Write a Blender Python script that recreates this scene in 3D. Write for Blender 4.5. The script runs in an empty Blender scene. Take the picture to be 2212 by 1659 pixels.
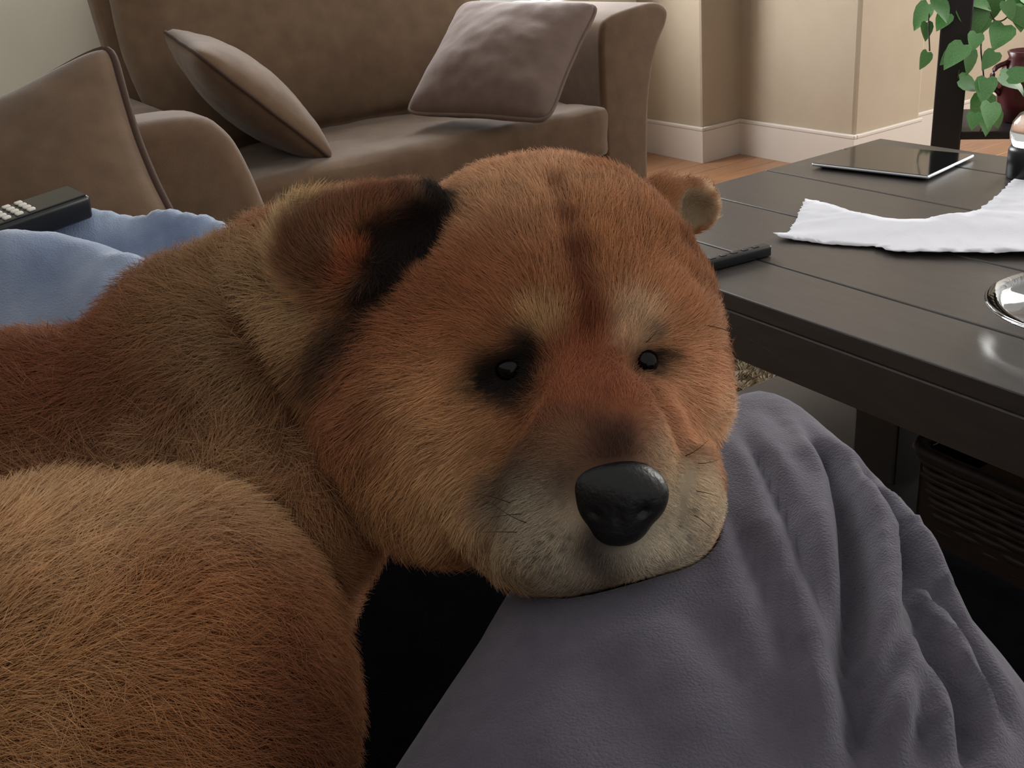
import bpy, bmesh, math, random
import numpy as np
from mathutils import Matrix, Vector
random.seed(7); rng = np.random.default_rng(7)
scene = bpy.context.scene
COL = scene.collection

# ------------------------------------------------------------------ camera
F, CX, CY = 2130., 1106., 829.5
CAM_H, PITCH, ROLL = .95, math.radians(25.), math.radians(6.)
cf = np.array([0, math.cos(PITCH), -math.sin(PITCH)])
_r0 = np.array([1., 0, 0]); _u0 = np.cross(_r0, cf)
cr = _r0*math.cos(ROLL) - _u0*math.sin(ROLL)
cu = _r0*math.sin(ROLL) + _u0*math.cos(ROLL)
CC = np.array([0, 0, CAM_H])
cam = bpy.data.cameras.new('camera'); cam_o = bpy.data.objects.new('camera', cam); COL.objects.link(cam_o)
cam.sensor_width = 36; cam.lens = 36*F/2212.; cam.clip_start = .02
cam_o.matrix_world = Matrix(((cr[0], cu[0], -cf[0], 0), (cr[1], cu[1], -cf[1], 0), (cr[2], cu[2], -cf[2], CAM_H), (0, 0, 0, 1)))
scene.camera = cam_o
cam.dof.use_dof = False

# room axes: b runs along the sofa-to-table direction, a runs towards the far wall
TH = math.radians(29.5)
Aax = np.array([-math.sin(TH), math.cos(TH), 0]); Bax = np.array([math.cos(TH), math.sin(TH), 0])
def AB(a, b, z=0.): return Aax*a + Bax*b + np.array([0, 0, z])
def ray(x, y): return cf + cr*(x-CX)/F + cu*(CY-y)/F
def PX(x, y, d): return CC + ray(x, y)*d
def onz(x, y, z):
    d = ray(x, y); return CC + d*((z-CAM_H)/d[2])
def toab(p): return float(p@Aax), float(p@Bax), float(p[2])

# ------------------------------------------------------------------ light
scene.view_settings.view_transform = 'Standard'; scene.view_settings.look = 'None'
scene.view_settings.gamma = 1; scene.view_settings.use_curve_mapping = False
scene.view_settings.exposure = EXPOSURE = 0.0
w = bpy.data.worlds.new('world'); scene.world = w; w.use_nodes = True
w.node_tree.nodes['Background'].inputs[0].default_value = (1., .975, .94, 1)
w.node_tree.nodes['Background'].inputs[1].default_value = .56
def area(name, loc, direction, sx, sy, power, col):
    l = bpy.data.lights.new(name, 'AREA'); l.shape = 'RECTANGLE'; l.size = sx; l.size_y = sy; l.energy = power; l.color = col
    o = bpy.data.objects.new(name, l); COL.objects.link(o); o.location = loc
    o.rotation_euler = Vector(direction).to_track_quat('-Z', 'Y').to_euler(); return o
area('daylight_far_window', AB(3.62, 1.75, 1.40), -Aax + np.array([0, 0, -.25]), 1.5, 1.5, 150, (.95, .97, 1.))
area('daylight_side_window', AB(.9, 4.3, 1.55), -Bax + Aax*.15 + np.array([0, 0, -.15]), 2.0, 1.5, 95, (1., .98, .94))

# ------------------------------------------------------------------ helpers
def lin(c):
    c = np.asarray(c, float)/255.; return np.where(c <= .04045, c/12.92, ((c+.055)/1.055)**2.4)
def rgba(c): v = lin(c); return (float(v[0]), float(v[1]), float(v[2]), 1.)
def mat(name, c, rough=.7, c2=None, nscale=20., bump=0., bscale=200., spec=.5, metal=0., sheen=0., detail=4., coat=0., stretch=None, sub=0.):
    m = bpy.data.materials.new(name); m.use_nodes = True; nt = m.node_tree; b = nt.nodes['Principled BSDF']
    b.inputs['Base Color'].default_value = rgba(c); b.inputs['Roughness'].default_value = rough
    b.inputs['Specular IOR Level'].default_value = spec; b.inputs['Metallic'].default_value = metal
    if sheen: b.inputs['Sheen Weight'].default_value = sheen; b.inputs['Sheen Roughness'].default_value = .4
    if coat: b.inputs['Coat Weight'].default_value = coat; b.inputs['Coat Roughness'].default_value = .12
    tc = nt.nodes.new('ShaderNodeTexCoord'); vec = tc.outputs['Object']
    if stretch:
        mp = nt.nodes.new('ShaderNodeMapping'); mp.inputs['Scale'].default_value = stretch; nt.links.new(vec, mp.inputs[0]); vec = mp.outputs[0]
    if c2 is not None:
        n = nt.nodes.new('ShaderNodeTexNoise'); n.inputs['Scale'].default_value = nscale; n.inputs['Detail'].default_value = detail
        r = nt.nodes.new('ShaderNodeValToRGB'); r.color_ramp.elements[0].position = .3; r.color_ramp.elements[1].position = .7
        r.color_ramp.elements[0].color = rgba(c); r.color_ramp.elements[1].color = rgba(c2)
        nt.links.new(vec, n.inputs['Vector']); nt.links.new(n.outputs['Fac'], r.inputs[0]); nt.links.new(r.outputs[0], b.inputs['Base Color'])
    if bump:
        n2 = nt.nodes.new('ShaderNodeTexNoise'); n2.inputs['Scale'].default_value = bscale; n2.inputs['Detail'].default_value = 3
        bp = nt.nodes.new('ShaderNodeBump'); bp.inputs['Strength'].default_value = bump; bp.inputs['Distance'].default_value = .002
        nt.links.new(vec, n2.inputs['Vector']); nt.links.new(n2.outputs['Fac'], bp.inputs['Height']); nt.links.new(bp.outputs[0], b.inputs['Normal'])
    return m
def attr_mat(name, rough=.6, spec=.3, sheen=0.):
    m = bpy.data.materials.new(name); m.use_nodes = True; nt = m.node_tree; b = nt.nodes['Principled BSDF']
    at = nt.nodes.new('ShaderNodeAttribute'); at.attribute_name = 'col'
    nt.links.new(at.outputs['Color'], b.inputs['Base Color']); b.inputs['Roughness'].default_value = rough; b.inputs['Specular IOR Level'].default_value = spec
    if sheen: b.inputs['Sheen Weight'].default_value = sheen
    return m
def tag(o, label=None, cat=None, group=None, kind=None):
    for k, v in (('label', label), ('category', cat), ('group', group), ('kind', kind)):
        if v: o[k] = v
    return o
def empty(name, loc=(0, 0, 0), rz=0., **kw):
    o = bpy.data.objects.new(name, None); COL.objects.link(o); o.location = loc; o.rotation_euler = (0, 0, rz); o.empty_display_size = .05
    return tag(o, **kw)
def mk(name, verts, faces, m, parent=None, smooth=True, loc=None, **kw):
    me = bpy.data.meshes.new(name)
    V = np.asarray(verts, float)
    if loc is not None: V = V - np.asarray(loc)
    me.from_pydata(V.tolist(), [], [tuple(f) for f in faces]); me.update()
    if smooth: me.polygons.foreach_set('use_smooth', np.ones(len(me.polygons), bool))
    me.materials.append(m)
    o = bpy.data.objects.new(name, me); COL.objects.link(o)
    if loc is not None: o.location = loc
    if parent: o.parent = parent
    return tag(o, **kw)
def mkbm(name, bm, m, parent=None, smooth=True, loc=None, **kw):
    bmesh.ops.recalc_face_normals(bm, faces=bm.faces)
    me = bpy.data.meshes.new(name); bm.to_mesh(me); bm.free()
    if smooth: me.polygons.foreach_set('use_smooth', np.ones(len(me.polygons), bool))
    me.materials.append(m); o = bpy.data.objects.new(name, me); COL.objects.link(o)
    if loc is not None: o.location = loc
    if parent: o.parent = parent
    return tag(o, **kw)
def box_bm(x0, x1, y0, y1, z0, z1, bev=0., seg=2, bm=None):
    nb = bmesh.new()
    vs = [nb.verts.new(p) for p in ((x0,y0,z0),(x1,y0,z0),(x1,y1,z0),(x0,y1,z0),(x0,y0,z1),(x1,y0,z1),(x1,y1,z1),(x0,y1,z1))]
    for f in ((0,3,2,1),(4,5,6,7),(0,1,5,4),(1,2,6,5),(2,3,7,6),(3,0,4,7)): nb.faces.new([vs[i] for i in f])
    if bev: bmesh.ops.bevel(nb, geom=list(nb.edges), offset=bev, segments=seg, affect='EDGES', profile=.5)
    if bm is None: return nb
    me = bpy.data.meshes.new('t'); nb.to_mesh(me); bm.from_mesh(me); bpy.data.meshes.remove(me); nb.free(); return bm
def box(name, x0, x1, y0, y1, z0, z1, m, parent=None, bev=0., seg=2, smooth=False, **kw):
    o = mkbm(name, box_bm(x0, x1, y0, y1, z0, z1, bev, seg), m, parent, smooth=smooth, **kw); return o
def catmull(pts, n):
    P = np.asarray(pts, float); P = np.vstack([2*P[0]-P[1], P, 2*P[-1]-P[-2]]); out = []
    k = len(P)-3
    for t in np.linspace(0, k, n):
        i = min(int(t), k-1); s = t-i; p0, p1, p2, p3 = P[i:i+4]
        out.append(.5*((2*p1) + (-p0+p2)*s + (2*p0-5*p1+4*p2-p3)*s*s + (-p0+3*p1-3*p2+p3)*s**3))
    return np.array(out)
def tube(pts, rad, seg=8, closed=False):
    P = np.asarray(pts, float); n = len(P); R = np.broadcast_to(np.asarray(rad, float), (n,))
    V = []; Fc = []
    for i in range(n):
        t = P[(i+1) % n]-P[i-1] if closed else P[min(i+1, n-1)]-P[max(i-1, 0)]
        t = t/(np.linalg.norm(t)+1e-9); ref = np.array([0, 0, 1.]) if abs(t[2]) < .9 else np.array([1., 0, 0])
        s = np.cross(t, ref); s /= np.linalg.norm(s); q = np.cross(s, t)
        for k in range(seg):
            a = 2*math.pi*k/seg; V.append(P[i] + R[i]*(math.cos(a)*s + math.sin(a)*q))
    for i in range(n if closed else n-1):
        for k in range(seg):
            j = (i+1) % n; Fc.append((i*seg+k, i*seg+(k+1) % seg, j*seg+(k+1) % seg, j*seg+k))
    if not closed: Fc.append(tuple(range(seg))[::-1]); Fc.append(tuple((n-1)*seg+k for k in range(seg)))
    return V, Fc
def lathe(prof, seg=40, c=(0, 0, 0)):
    V = []; Fc = []; n = len(prof)
    for r, z in prof:
        for k in range(seg):
            a = 2*math.pi*k/seg; V.append((c[0]+r*math.cos(a), c[1]+r*math.sin(a), c[2]+z))
    for i in range(n-1):
        for k in range(seg): Fc.append((i*seg+k, i*seg+(k+1) % seg, (i+1)*seg+(k+1) % seg, (i+1)*seg+k))
    Fc.append(tuple(range(seg))[::-1]); Fc.append(tuple((n-1)*seg+k for k in range(seg)))
    return V, Fc
def vnoise(p, scale, seed=0, octv=3):          # smooth value noise on points
    p = np.asarray(p, float)*scale; out = 0; amp = 1.; tot = 0
    def h(i):
        n = (i[..., 0]*73856093) ^ (i[..., 1]*19349663) ^ (i[..., 2]*83492791) ^ (seed*2654435761 & 0x7fffffff)
        n = (n ^ (n >> 13))*1274126177 & 0x7fffffff; n = n ^ (n >> 16)
        return (n % 65536)/32768.-1
    for o in range(octv):
        i = np.floor(p).astype(np.int64); f = p-i; f = f*f*(3-2*f); v = 0
        for dx in (0, 1):
            for dy in (0, 1):
                for dz in (0, 1):
                    wgt = (f[..., 0] if dx else 1-f[..., 0])*(f[..., 1] if dy else 1-f[..., 1])*(f[..., 2] if dz else 1-f[..., 2])
                    v = v + wgt*h(i+np.array([dx, dy, dz]))
        out = out+amp*v; tot += amp; amp *= .5; p = p*2.03
    return out/tot
def puff_box(name, x0, x1, y0, y1, z0, z1, m, parent=None, bev=.04, puff=.02, noise=.006, seed=1, cuts=14, shear=(0, 0), **kw):
    """soft upholstered block: rounded box, faces bulging, lightly wrinkled; shear moves the top by (dx, dy)"""
    c = np.array([(x0+x1)/2, (y0+y1)/2, (z0+z1)/2]); h = np.array([x1-x0, y1-y0, z1-z0])/2
    bm = bmesh.new(); bmesh.ops.create_cube(bm, size=2.)
    bmesh.ops.subdivide_edges(bm, edges=list(bm.edges), cuts=cuts, use_grid_fill=True)
    V = np.array([v.co[:] for v in bm.verts])
    q = V*h; inner = np.clip(q, -(h-bev), h-bev); d = q-inner; L = np.linalg.norm(d, axis=1, keepdims=True)
    # cube corner distance -> rounded
    dn = np.where(L > 1e-9, d/np.maximum(L, 1e-9), 0); m_ = np.max(np.abs(d), axis=1, keepdims=True)
    q = inner + dn*m_
    for ax in range(3):
        o = [i for i in range(3) if i != ax]
        bul = (1-V[:, o[0]]**2)*(1-V[:, o[1]]**2)
        q[:, ax] += np.sign(V[:, ax])*(np.abs(V[:, ax]) > .999)*bul*puff
    q += c; nz = vnoise(q, 9., seed)[:, None]
    nrm = V/np.linalg.norm(V, axis=1, keepdims=True); q += nrm*nz*noise
    s = ((q[:, 2]-z0)/(z1-z0))[:, None]; q[:, 0:1] += s*shear[0]; q[:, 1:2] += s*shear[1]
    for v, p in zip(bm.verts, q): v.co = p
    return mkbm(name, bm, m, parent, **kw)
def pillow(name, size, thick, m, pm, seed=1, n=40, pinch=.07, wrinkle=.004, prad=.0055, **kw):
    """square throw pillow in its own XY plane with piping along the seam; returns (root mesh, piping)"""
    u = np.linspace(-1, 1, n); U, W = np.meshgrid(u, u, indexing='ij')
    def outline(U, W):
        k = 1-.075*(np.abs(U)**7*np.abs(W)**7); px = U*(1-pinch*(1-W**2))*k; py = W*(1-pinch*(1-U**2))*k; return px, py
    px, py = outline(U, W)
    prof = ((1-U**6)*(1-W**6))**.5*(.45+.55*(1-U**2)*(1-W**2))
    V = []; Fc = []
    for s in (1, -1):
        P = np.stack([px*size/2, py*size/2, s*prof*thick/2], -1)
        nz = vnoise(P.reshape(-1, 3)+s*5, 14., seed).reshape(n, n)
        P[..., 2] += s*nz*wrinkle*np.minimum(1, prof*2)
        V += P.reshape(-1, 3).tolist()
    for s in (0, 1):
        for i in range(n-1):
            for j in range(n-1):
                q = [s*n*n+i*n+j, s*n*n+(i+1)*n+j, s*n*n+(i+1)*n+j+1, s*n*n+i*n+j+1]
                Fc.append(q if s == 0 else q[::-1])
    bm = bmesh.new(); vs = [bm.verts.new(v) for v in V]
    for f in Fc: bm.faces.new([vs[i] for i in f])
    bmesh.ops.remove_doubles(bm, verts=bm.verts, dist=1e-4)
    o = mkbm(name, bm, m, **kw)
    e = np.linspace(-1, 1, 30)[:-1]
    lu = np.concatenate([e, np.ones(29), -e, -np.ones(29)]); lw = np.concatenate([-np.ones(29), e, np.ones(29), -e])
    ox, oy = outline(lu, lw); pts = np.stack([ox*size/2, oy*size/2, vnoise(np.stack([ox, oy, ox*0], -1), 3, seed)*.002], -1)
    # round the four corners of the seam
    pv, pf = tube(pts, prad, 6, True); mk('piping', pv, pf, pm, o)
    return o
def orient(o, loc, xdir, ydir):
    x = np.array(xdir, float); x /= np.linalg.norm(x); y = np.array(ydir, float); y -= x*(x@y); y /= np.linalg.norm(y); z = np.cross(x, y)
    o.matrix_world = Matrix(((x[0], y[0], z[0], loc[0]), (x[1], y[1], z[1], loc[1]), (x[2], y[2], z[2], loc[2]), (0, 0, 0, 1)))

# ------------------------------------------------------------------ materials
M = {}
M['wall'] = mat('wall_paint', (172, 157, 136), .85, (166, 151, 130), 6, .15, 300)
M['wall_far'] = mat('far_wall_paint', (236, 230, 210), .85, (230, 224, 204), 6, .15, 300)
M['white'] = mat('white_trim', (204, 195, 184), .45)
M['wood_floor'] = mat('wood_floor', (158, 116, 84), .38, (138, 98, 70), 9, .1, 60, stretch=(1, 8, 1))
M['espresso'] = mat('espresso_wood', (64, 59, 56), .36, (55, 50, 48), 14, .12, 90, stretch=(6, 1, 6), spec=1.)
M['espresso_dark'] = mat('espresso_stand', (34, 27, 30), .5, (26, 22, 25), 14)
M['brown'] = mat('brown_microfibre', (106, 82, 60), .9, (93, 71, 51), 22, .35, 420, sheen=.25)
M['brown_dark'] = mat('brown_piping', (66, 46, 34), .9, bump=.3, bscale=400)
M['brown_p'] = mat('taupe_pillow', (108, 87, 76), .9, (97, 78, 68), 26, .3, 420, sheen=.25)
M['grey_pants'] = mat('grey_sweatpants', (88, 83, 95), .95, (78, 74, 86), 60, .5, 700, sheen=.2, detail=6)
M['blue'] = mat('blue_fleece', (158, 172, 194), .95, (112, 128, 156), 11, .6, 500, sheen=.5, detail=5)
M['seat_shade'] = mat('seat_shade', (7, 7, 9), .95, (10, 10, 12), 40, .4, 500, spec=.0)  # near-black, stands in for the shade on the sofa seat
M['rug'] = mat('rug_base', (150, 134, 112), .95)
M['leaf'] = mat('pothos_leaf', (84, 140, 78), .45, (118, 168, 104), 25)
M['stem'] = mat('pothos_stem', (70, 66, 48), .7)
M['pot'] = mat('dark_red_glaze', (84, 34, 38), .3)
M['paper'] = mat('white_paper', (206, 206, 212), .85, bump=.25, bscale=350)
M['black_plastic'] = mat('black_plastic', (16, 17, 20), .35)
M['black_glass'] = mat('black_glass', (10, 11, 12), .06, spec=.6)
M['alu'] = mat('aluminium', (205, 208, 212), .3, metal=1.)
M['silver_button'] = mat('silver_button', (215, 212, 200), .35)
M['wicker'] = mat('dark_wicker', (42, 27, 20), .6, (26, 18, 15), 60)
M['nose'] = mat('dog_nose', (9, 9, 10), .42, (15, 14, 16), 60, .3, 320, spec=.4)
M['eye'] = mat('dog_eye', (8, 5, 4), .12, spec=.25)
M['whisker'] = mat('whisker_hair', (22, 18, 15), .5)
M['navy'] = mat('navy_item', (38, 44, 82), .3)
M['pale_item'] = mat('pale_item', (188, 196, 214), .4)
M['tan_item'] = mat('tan_item', (120, 98, 70), .7)
def glass_mat(name, col=(1, 1, 1), rough=.02, mixf=.0):
    m = bpy.data.materials.new(name); m.use_nodes = True; b = m.node_tree.nodes['Principled BSDF']
    b.inputs['Base Color'].default_value = (*col, 1); b.inputs['Transmission Weight'].default_value = 1.; b.inputs['Roughness'].default_value = rough; b.inputs['IOR'].default_value = 1.45
    return m
M['glass'] = glass_mat('clear_glass', (.93, .96, .96))
def thin_glass(name):
    m = bpy.data.materials.new(name); m.use_nodes = True; nt = m.node_tree; nt.nodes.clear()
    out = nt.nodes.new('ShaderNodeOutputMaterial'); tr = nt.nodes.new('ShaderNodeBsdfTransparent'); gl = nt.nodes.new('ShaderNodeBsdfGlossy'); gl.inputs['Roughness'].default_value = .02
    mx = nt.nodes.new('ShaderNodeMixShader'); mx.inputs[0].default_value = .06
    nt.links.new(tr.outputs[0], mx.inputs[1]); nt.links.new(gl.outputs[0], mx.inputs[2]); nt.links.new(mx.outputs[0], out.inputs[0]); return m
M['pane'] = thin_glass('window_pane')

# ------------------------------------------------------------------ room shell (local X = b, local Y = a, turned by TH)
def S(o): o['kind'] = 'structure'; o.rotation_euler = (0, 0, TH); return o
fl = S(box('floor', -1.2, 5.4, -1.2, 4.4, -.06, -.004, M['wood_floor']))
for i in range(22):
    for x0, x1 in ((1.2, 2.05+.31*(i % 3)), (2.05+.31*(i % 3), 4.4)):
        box('plank', x0+.001, x1-.001, 1.2+.1*i+.001, 1.3+.1*i-.001, -.012, 0, M['wood_floor'], fl, .0015, 1)
# far wall with a window opening
bm = bmesh.new()
WB0, WB1, WZ0, WZ1 = 1.15, 2.35, .66, 1.95
for r in ((-1.2, WB0, 0, 2.5), (WB1, 2.72, 0, 2.5), (WB0, WB1, 0, WZ0), (WB0, WB1, WZ1, 2.5)):
    box_bm(r[0], r[1], 3.41, 3.53, r[2], r[3], 0, bm=bm)
S(mkbm('wall_far', bm, M['wall_far'], smooth=False))
wn = S(empty('window_1'))
wf = bmesh.new()
for r in ((WB0-.06, WB0, WZ0-.06, WZ1+.06), (WB1, WB1+.06, WZ0-.06, WZ1+.06), (WB0, WB1, WZ1, WZ1+.06), ((WB0+WB1)/2-.02, (WB0+WB1)/2+.02, WZ0, WZ1)):
    box_bm(r[0], r[1], 3.385, 3.46, r[2], r[3], .006, bm=wf)
mkbm('window_frame', wf, M['white'], wn, smooth=False)
box('window_sill', WB0-.08, WB1+.08, 3.36, 3.46, WZ0-.04, WZ0, M['white'], wn, .006)
for x0, x1 in ((WB0, (WB0+WB1)/2-.02), ((WB0+WB1)/2+.02, WB1)):
    box('pane', x0, x1, 3.44, 3.446, WZ0, WZ1, M['pane'], wn)
# pier and right-hand walls
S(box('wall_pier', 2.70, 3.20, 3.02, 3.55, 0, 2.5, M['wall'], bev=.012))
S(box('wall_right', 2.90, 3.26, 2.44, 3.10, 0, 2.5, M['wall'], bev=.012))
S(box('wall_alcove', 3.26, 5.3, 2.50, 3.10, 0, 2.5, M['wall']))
def bboard(name, x0, x1, y0, y1):
    bm = box_bm(x0, x1, y0, y1, 0, .125, 0); c = .007
    box_bm(x0+c*0, x1, y0, y1, .125, .14, .004, bm=bm)
    return S(mkbm(name, bm, M['white'], smooth=False))
bboard('baseboard_far', -1.2, 2.70, 3.395, 3.41)
bboard('baseboard_pier_side', 2.685, 2.70, 3.005, 3.41)
bboard('baseboard_pier_front', 2.70, 2.90, 3.005, 3.02)
bboard('baseboard_right', 2.885, 2.90, 2.425, 3.005)
bboard('baseboard_right_end', 2.90, 3.26, 2.425, 2.44)
bboard('baseboard_alcove', 3.26, 5.3, 2.485, 2.50)

# ------------------------------------------------------------------ rug under the table
def ab_root(name, a, b, z=0., extra=0., **kw): return empty(name, AB(a, b, z), TH+extra, **kw)
rugv = []
rx0, rx1, ry0, ry1 = .66, 1.95, -.6, 1.72
rug = S(box('rug', rx0, rx1, ry0, ry1, 0, .018, M['rug'], bev=.008)); del rug['kind']
tag(rug, 'beige and brown shag rug lying on the floor under the coffee table', 'rug')
def hair_obj(name, roots, pts, rad, cols, m, parent=None, **kw):
    """pts (N,k,3) strands as one hair-curves object"""
    N, k = pts.shape[:2]; c = bpy.data.hair_curves.new(name); c.add_curves([k]*N)
    c.points.foreach_set('position', pts.astype(np.float32).ravel())
    ra = c.attributes.get('radius') or c.attributes.new('radius', 'FLOAT', 'POINT')
    ra.data.foreach_set('value', np.broadcast_to(rad, (N, k)).astype(np.float32).ravel())
    ca = c.attributes.new('col', 'FLOAT_COLOR', 'CURVE')
    ca.data.foreach_set('color', np.concatenate([cols, np.ones((N, 1))], 1).astype(np.float32).ravel())
    c.materials.append(m); o = bpy.data.objects.new(name, c); COL.objects.link(o)
    if parent: o.parent = parent
    return tag(o, **kw)
M['pile'] = attr_mat('rug_pile', .9, .2)
N = 26000
p0 = np.stack([rng.uniform(rx0+.01, rx1-.01, N), np.where(rng.random(N) < .7, rng.uniform(.9, ry1-.01, N), rng.uniform(ry0, .9, N)), np.full(N, .016)], -1)
cl = vnoise(p0, 55., 3, 2); ang = vnoise(p0, 40., 5, 2)*6.3+rng.normal(0, .3, N)
dr = np.stack([np.cos(ang)*.8, np.sin(ang)*.8, np.ones(N)], -1); ln = rng.uniform(.012, .024, N)[:, None]
pp = np.stack([p0, p0+dr*ln*.5, p0+dr*ln*np.array([1.2, 1.2, .9])], 1)
base = np.where((cl+rng.normal(0, .35, N) > 0)[:, None], lin((196, 180, 152)), lin((122, 104, 84)))*rng.uniform(.8, 1.15, (N, 1))
hair_obj('pile', p0, pp, np.array([.0014, .0012, .0006]), base, M['pile'], rug, kind='stuff')

# ------------------------------------------------------------------ coffee table
TB0, TB1, TA0, TA1 = .915, 1.79, -.10, 1.435
tab = ab_root('coffee_table', 0, 0, 0, label='large espresso-stained wooden coffee table with planked top and lower shelf', cat='coffee table')
edges = [TB0, 1.044, 1.246, 1.448, 1.672, TB1]
for i in range(5):
    g = .0016
    box('plank', edges[i]+(g if i else 0), edges[i+1]-(g if i < 4 else 0), TA0, TA1, .425, .45, M['espresso'], tab, .0022, 2)
box('tabletop_core', TB0+.006, TB1-.006, TA0+.006, TA1-.006, .405, .428, M['espresso'], tab)
for n_, r in (('apron', (TB0, TB0+.03, TA0, TA1)), ('apron', (TB1-.03, TB1, TA0, TA1)), ('apron', (TB0+.03, TB1-.03, TA0, TA0+.03)), ('apron', (TB0+.03, TB1-.03, TA1-.03, TA1))):
    box(n_, *r, .352, .4245, M['espresso'], tab, .003)
for bx_, ay in ((TB0+.30, TA1-.235), (TB1-.02, TA1-.235), (TB0+.30, TA0+.02), (TB1-.02, TA0+.02)):
    pass
SH0, SH1 = TB0+.10, TB1-.03
box('lower_shelf', SH0, SH1, TA0+.03, 1.225, .085, .12, M['espresso'], tab, .003)
for bx_ in (SH0+.10, SH1-.09):
    for ay in (TA0+.05, .83):
        box('leg', bx_, bx_+.08, ay, ay+.08, 0, .355, M['espresso'], tab, .004)
box('shelf_foot', SH0+.03, SH1-.03, TA0+.06, 1.19, 0, .087, M['espresso'], tab)

# woven basket on the lower shelf
ba, bb = toab(onz(1966, 968, .292))[:2]
bk = ab_root('wicker_basket', 0, 0, 0, label='dark woven wicker basket standing on the lower shelf of the coffee table', cat='basket')
BX0, BX1, BY1, BY0 = .985, 1.27, .695, .20
def basket_ring(z, grow, off, amp, ph):
    pts = []
    x0, x1, y0, y1 = BX0-grow, BX1+grow, BY0-grow, BY1+grow; r = .03
    per = []
    for (cx_, cy_, a0) in ((x1-r, y1-r, 0), (x0+r, y1-r, 90), (x0+r, y0+r, 180), (x1-r, y0+r, 270)):
        for k in range(5): t = math.radians(a0+k*22.5); per.append((cx_+r*math.cos(t), cy_+r*math.sin(t)))
    per.append(per[0]); per = np.array(per); d = np.r_[0, np.cumsum(np.linalg.norm(np.diff(per, axis=0), axis=1))]
    n = 132; s = np.linspace(0, d[-1], n+1)[:-1]
    x = np.interp(s, d, per[:, 0]); y = np.interp(s, d, per[:, 1])
    k = np.arange(n); wv = np.sin(k*math.pi/3+ph)*amp; cxm, cym = (x0+x1)/2, (y0+y1)/2
    v = np.stack([x-cxm, y-cym], -1); v /= np.linalg.norm(v, axis=1, keepdims=True)
    return np.stack([x+v[:, 0]*wv, y+v[:, 1]*wv, np.full(n, z)], -1)
zs = np.arange(.128, .286, .0105)
for i, z in enumerate(zs):
    v, f = tube(basket_ring(z, (z-.12)*.12-.012, 0, .003, math.pi*(i % 2)), .0052, 5, True); mk('woven_strand', v, f, M['wicker'], bk)
v, f = tube(basket_ring(.291, .010, 0, .0012, 0), .0095, 6, True); mk('rim', v, f, M['wicker'], bk)
bm = box_bm(BX0+.004, BX1-.004, BY0+.004, BY1-.004, .119, .128)
for x0, x1, y0, y1 in ((BX0, BX0+.004, BY0, BY1), (BX1-.004, BX1, BY0, BY1), (BX0, BX1, BY0, BY0+.004), (BX0, BX1, BY1-.004, BY1)): box_bm(x0, x1, y0, y1, .12, .285, bm=bm)
mkbm('lining', bm, M['wicker'], bk, smooth=False)
# things inside the basket
def ball_bottle(name, b, a, z0, h, r, m, m2, label, cat, tilt=0):
    e = empty(name, AB(a, b, z0), TH, label=label, cat=cat)
    e.rotation_euler = (tilt, tilt*.6, TH)
    v, f = lathe([(r*.8, 0), (r, .01), (r, h*.6), (r*.85, h*.7), (r*.4, h*.8), (r*.38, h*.86)], 20); mk('body', v, f, m, e)
    v, f = lathe([(r*.46, h*.86), (r*.48, h*.88), (r*.48, h*.98), (r*.4, h)], 16); mk('cap', v, f, m2, e)
ball_bottle('small_bottle', 1.085, .60, .129, .175, .030, M['navy'], M['pale_item'], 'navy small bottle with pale cap standing inside the wicker basket', 'bottle', .0)
ball_bottle('small_bottle', 1.12, .53, .129, .165, .028, M['navy'], M['black_plastic'], 'navy small bottle with black cap standing inside the wicker basket', 'bottle', .0)
o = mkbm('card_box', box_bm(1.02, 1.055, .55, .64, .129, .27, .002), M['tan_item'], smooth=False, label='tan card box standing inside the wicker basket', cat='box'); o.rotation_euler = (0, 0, TH)
o = mkbm('card_box', box_bm(1.165, 1.215, .44, .60, .129, .275, .002), M['tan_item'], smooth=False, label='larger tan card box against the far wall of the wicker basket', cat='box'); o.rotation_euler = (0, 0, TH)

# ------------------------------------------------------------------ things on the table
# tablet
c4 = [onz(x, y, .462) for x, y in ((1769, 350), (1999, 378), (2103, 332), (1850, 311))]
ctr = sum(c4)/4; xd = c4[1]-c4[0]+c4[2]-c4[3]; xd /= np.linalg.norm(xd); yd = np.array([-xd[1], xd[0], 0])
tb = empty('tablet', (ctr[0], ctr[1], .45), math.atan2(xd[1], xd[0]), label='slim tablet with black glass screen lying on the coffee table', cat='tablet')
hw, hh = .120, .093
bm = box_bm(-hw+.012, hw-.012, -hh+.012, hh-.012, .0004, .005, .002); mkbm('back_shell', bm, M['black_plastic'], tb)
bm = box_bm(-hw, hw, -hh, hh, .0045, .0105, .0028, 3); mkbm('metal_edge', bm, M['alu'], tb)
bm = box_bm(-hw+.0022, hw-.0022, -hh+.0022, hh-.0022, .0098, .0112, .0004); mkbm('screen', bm, M['black_glass'], tb, smooth=False)
# torn paper
out_px = [(1740, 425), (1762, 431), (1790, 438), (1822, 449), (1850, 455), (1885, 463), (1920, 468), (1960, 471), (2000, 470), (2030, 462), (2050, 458), (2085, 457), (2110, 452), (2140, 432), (2160, 415), (2180, 395), (2195, 381), (2225, 374), (2290, 372), (2330, 430), (2345, 552), (2212, 549), (2130, 549), (2050, 548), (1985, 546), (1930, 545), (1905, 536), (1880, 530), (1835, 527), (1790, 524), (1735, 517), (1690, 513), (1668, 507), (1700, 500), (1720, 470)]
poly = np.array([onz(x, y, .456)[:2] for x, y in out_px])
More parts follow.
